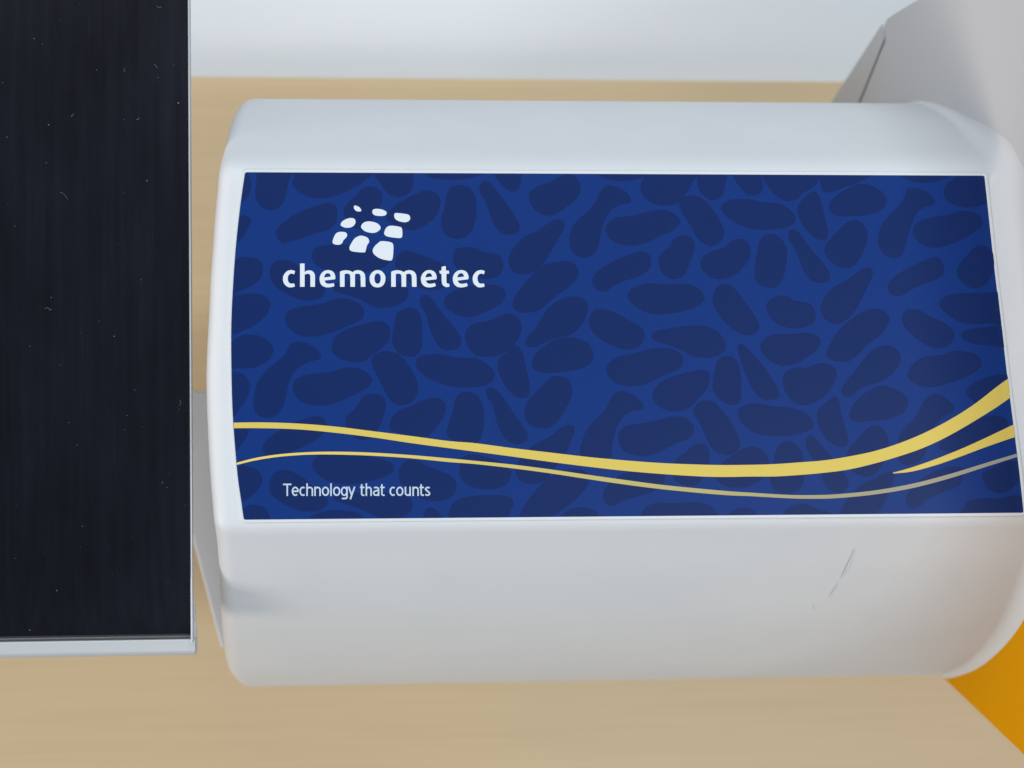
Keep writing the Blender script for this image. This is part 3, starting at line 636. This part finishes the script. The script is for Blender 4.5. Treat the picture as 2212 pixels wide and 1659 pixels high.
# --- tower: white shell, back panel behind a seam, orange front cover, dark core
EX = -PN * 0.15
def face_poly(pts, off=0.0): return [face_pt(y, z, off) for y, z in pts]
shell = [(-0.034, TABLE_Z + 0.004), (0.0985, TABLE_Z + 0.004), (0.1289, 0.068), (0.1453, 0.1058), (0.1463, 0.1086), (0.1477, 0.1104), (0.1525, 0.1109), (0.1543, 0.1124), (0.1552, 0.1152), (0.1553, 0.1190), (0.1535, 0.1515), (0.150, 0.25), (0.142, 0.300), (-0.034, 0.300)]
bm = prism(face_poly(shell), EX, 0.0004, 2)
o = adopt(from_bm('tower_shell', bm, tower_white, sharp=35), root)
back = [(0.1310, TABLE_Z + 0.004), (0.1380, 0.0246), (0.1548, 0.1070), (0.1550, 0.1090), (0.1536, 0.1097), (0.1488, 0.1092), (0.1477, 0.1079), (0.1467, 0.1052), (0.1303, 0.0674), (0.1000, TABLE_Z + 0.004)]
bm = prism(face_poly(back), EX, 0.0005, 2)
adopt(from_bm('back_panel', bm, tower_white, sharp=35), root)
front = [(-0.117, TABLE_Z + 0.004), (-0.1334, 0.090), (-0.1462, 0.1707), (-0.155, 0.25), (-0.150, 0.300), (-0.0355, 0.300), (-0.0355, TABLE_Z + 0.004)]
bm = prism(face_poly(front), EX, 0.0014, 3)
o = adopt(from_bm('front_cover', bm, orange, sharp=35), root); o['label'] = 'orange plastic front cover'
core = [(-0.110, 0.0), (-0.128, 0.090), (-0.138, 0.17), (-0.145, 0.29), (0.140, 0.29), (0.149, 0.15), (0.150, 0.112), (0.134, 0.03), (0.122, 0.0)]
bm = prism(face_poly(core, 0.0025), EX * 0.94, 0)
adopt(from_bm('core', bm, dark_gap, smooth=False), root)

# --- base plate below the arm, its front corner cut off
b0, b1, b2 = at_z(420, 845, 0.06), at_z(420, 1182, 0.06), at_z(470, 1372, 0.06)
d = (b2 - b1); e = b2 + d * 0.15; s_ = b1 - d * 0.5
bp = [(-0.135, b0.y), (s_.x, s_.y), (e.x, e.y), (plane_x(e.y) - 0.001, e.y), (plane_x(b0.y) - 0.001, b0.y)]
bp = [(-0.135, b0.y, 0.046), (-0.135, s_.y, 0.046), (s_.x, s_.y, 0.046), (e.x, e.y, 0.046), (plane_x(e.y) - 0.0008, e.y, 0.046), (plane_x(b0.y) - 0.0008, b0.y, 0.046)]
bm = prism(bp, (0, 0, 0.014), 0.0012, 3)
adopt(from_bm('base_plate', bm, white, sharp=35), root)
bm = box(-0.03, 0.19, -0.085, -0.012, TABLE_Z + 0.004, 0.047, 0.003)
adopt(from_bm('base_foot', bm, white, sharp=35), root)
for x, y in ((-0.015, -0.075), (-0.015, -0.025), (0.25, -0.10), (0.25, 0.10)):
    bm = bmesh.new()
    bmesh.ops.create_cone(bm, cap_ends=True, segments=20, radius1=0.007, radius2=0.0065, depth=0.006, matrix=Matrix.Translation((x, y, TABLE_Z + 0.003)))
    adopt(from_bm('rubber_foot', bm, rubber, sharp=35), root)

# --- faint scuffs on the front slope
def ribbon(name, pts, wdt, mt, parent, lift):
    ps = [on_arm(x, y, lift) for x, y in pts]; vs, fs = [], []
    for i, p in enumerate(ps):
        t = (ps[min(i + 1, len(ps) - 1)] - ps[max(i - 1, 0)]).normalized()
        sd = t.cross(Vector((0, -0.6, 0.8))).normalized() * wdt * (0.25 + 0.75 * math.sin(math.pi * (i + 0.5) / len(ps)))
        vs += [tuple(p + sd), tuple(p - sd)]
        if i: fs.append((2 * i - 2, 2 * i - 1, 2 * i + 1, 2 * i))
    me = bpy.data.meshes.new(name); me.from_pydata(vs, [], fs); me.update()
    return adopt(link(name, me, mt, None, False), parent)
ribbon('scuff_mark', [(1846, 1185), (1838, 1205), (1828, 1228), (1815, 1250), (1803, 1270), (1792, 1288)], 0.00026, scuff, root, 0.00020)
ribbon('scuff_mark', [(1757, 1305), (1758, 1318), (1760, 1332)], 0.00020, scuff, root, 0.00016)

# ------------------------------------------------------------------ the black-topped device at the left
ZT = 0.2035
dev = empty('flat_device', (-0.25, 0.02, TABLE_Z))
tag(dev, 'flat device with dusty black top and thin silver rim beside the white arm', 'device')
xr = at_z(416, 700, ZT - 0.003).x
yl = at_z(418, 1410, ZT - 0.012).y
yb = at_z(418, 1368, ZT - 0.004).y
X0, Y1 = -0.30, BACK_Y - 0.003
# silver tray: front lip section swept along x
tray = [(yl + 0.0035, 0.1925), (yl + 0.0012, 0.1930), (yl, 0.1950), (yl + 0.0004, 0.1972), (yl + 0.0014, 0.1982), (yl + 0.0026, 0.1986), (yb - 0.0028, 0.1986), (yb - 0.0022, 0.1981), (yb - 0.0018, 0.1968), (yb + 0.001, 0.1966), (yb + 0.004, 0.1968)]
tray = [(yl + 0.020, 0.1975), (yl + 0.009, 0.1940)] + catmull(tray, 4, False) + [(yb + 0.012, 0.1990)]
bm = prism([(xr, y, z) for y, z in tray], (X0 - xr, 0, 0), 0)
es = [e for e in bm.edges if all(abs(v.co.x - xr) < 1e-6 for v in e.verts)]
bmesh.ops.bevel(bm, geom=es, offset=0.0007, segments=3, profile=0.5, affect='EDGES', clamp_overlap=True)
adopt(from_bm('tray', bm, silver, sharp=40), dev)
# black lid, rolled down along its front
lid = [(Y1 - 0.001, 0.2010), (yb + 0.003, 0.1994), (yb + 0.0004, 0.1994), (yb, 0.1998), (yb + 0.0004, 0.2003), (yb + 0.004, 0.2012), (yb + 0.010, 0.2022), (yb + 0.018, 0.2030), (yb + 0.030, 0.2035), (yb + 0.08, ZT), (Y1 - 0.001, ZT)]
lid = [lid[0]] + catmull(lid[1:-1], 5, False) + [lid[-1]]
bm = prism([(xr - 0.0009, y, z) for y, z in lid], (X0 + 0.001 - xr + 0.0009, 0, 0), 0)
es = [e for e in bm.edges if all(abs(v.co.x - (xr - 0.0009)) < 1e-6 for v in e.verts)]
bmesh.ops.bevel(bm, geom=es, offset=0.00035, segments=2, profile=0.5, affect='EDGES', clamp_overlap=True)
lid_o = adopt(from_bm('lid', bm, black, sharp=40), dev)
# thin raised silver bead along the right side, and the dark gap strip above the lip
bm = box(xr - 0.0008, xr - 0.0001, yb - 0.0030, Y1 - 0.001, 0.2002, ZT - 0.0004, 0.0003, 2)
adopt(from_bm('side_rim', bm, silver, sharp=40), dev)
bm = box(X0 + 0.002, xr - 0.0012, yb - 0.0009, Y1 - 0.002, 0.1958, 0.1992)
adopt(from_bm('gap_strip', bm, dark_gap, smooth=False), dev)
bm = box(X0 + 0.004, X0 + 0.03, 0.11, 0.15, TABLE_Z, 0.2006, 0.003)
adopt(from_bm('support_block', bm, silver, sharp=40), dev)
# dust and lint lying on the lid
bm = bmesh.new()
def lid_z(y): return interp(y, sorted((a, b_) for a, b_ in lid[6:])) + 0.00012
def fleck(sx, sy, r_, ang, asp=1.0):
    q = src(sx, sy, ZT); vs = []
    for k in range(6):
        a = k * math.pi / 3 + random.uniform(-.3, .3); rr = r_ * random.uniform(.7, 1.2)
        x, y = rr * math.cos(a) * asp, rr * math.sin(a)
        X, Y = q.x + x * math.cos(ang) - y * math.sin(ang), q.y + x * math.sin(ang) + y * math.cos(ang)
        vs.append(bm.verts.new((X, Y, lid_z(Y))))
    bm.faces.new(vs)
def hair(sx, sy, pts, wd):
    prev = None
    pp = catmull(pts, 4, False)
    for i, (x, y) in enumerate(pp):
        q = src(sx + x, sy + y, ZT); k = pp[min(i + 1, len(pp) - 1)]; j = pp[max(i - 1, 0)]
        t = Vector((k[0] - j[0], -(k[1] - j[1]))).normalized(); n = Vector((-t.y, t.x, 0)) * wd
        a, b_ = bm.verts.new((q.x + n.x, q.y + n.y, lid_z(q.y))), bm.verts.new((q.x - n.x, q.y - n.y, lid_z(q.y)))
        if prev: bm.faces.new((prev[0], prev[1], b_, a))
        prev = (a, b_)
for x, y, r_ in ((137, 155, .00030), (169, 176, .0002), (387, 280, .0002), (714, 412, .00038), (195, 499, .00028), (28, 549, .00022), (186, 651, .0002), (588, 723, .00034),
                 (633, 310, .0002), (241, 79, .00016), (624, 90, .00014), (318, 17, .00014), (696, 260, .00016), (11, 331, .0002), (457, 1345, .00024), (60, 905, .0002),
                 (275, 1690, .00018), (205, 1190, .0002), (120, 1385, .0002), (540, 1560, .00018), (650, 1930, .00022), (330, 2105, .0002), (226, 2363, .0003), (111, 2526, .00028)):
    fleck(x, y, r_ * 0.62, random.uniform(0, 3), random.uniform(1, 1.6))
for i in range(70):
    fleck(random.uniform(5, 755), random.uniform(5, 2400), random.choice((.00004, .00005, .00006, .00009)), random.uniform(0, 3), random.uniform(1, 1.8))
hair(285, 465, [(0, 4), (5, -4), (10, -10)], .00004); hair(545, 477, [(0, 2), (8, 0), (12, -6)], .00005)
hair(240, 770, [(0, 0), (14, 4), (22, 14), (32, 28)], .00003); hair(616, 258, [(0, 0), (8, 5), (12, 14)], .00004)
hair(640, 25, [(-12, 0), (-4, 6), (6, 2)], .00004); hair(498, 280, [(3, -10), (-3, 0), (4, 8)], .00003)
hair(180, 1235, [(0, 0), (12, -4), (20, 6), (26, 0)], .00004)
hair(720, 1600, [(0, 0), (4, 12), (-2, 22)], .00003)
du = adopt(from_bm('dust', bm, dust, smooth=False), dev); tag(du, kind='stuff')
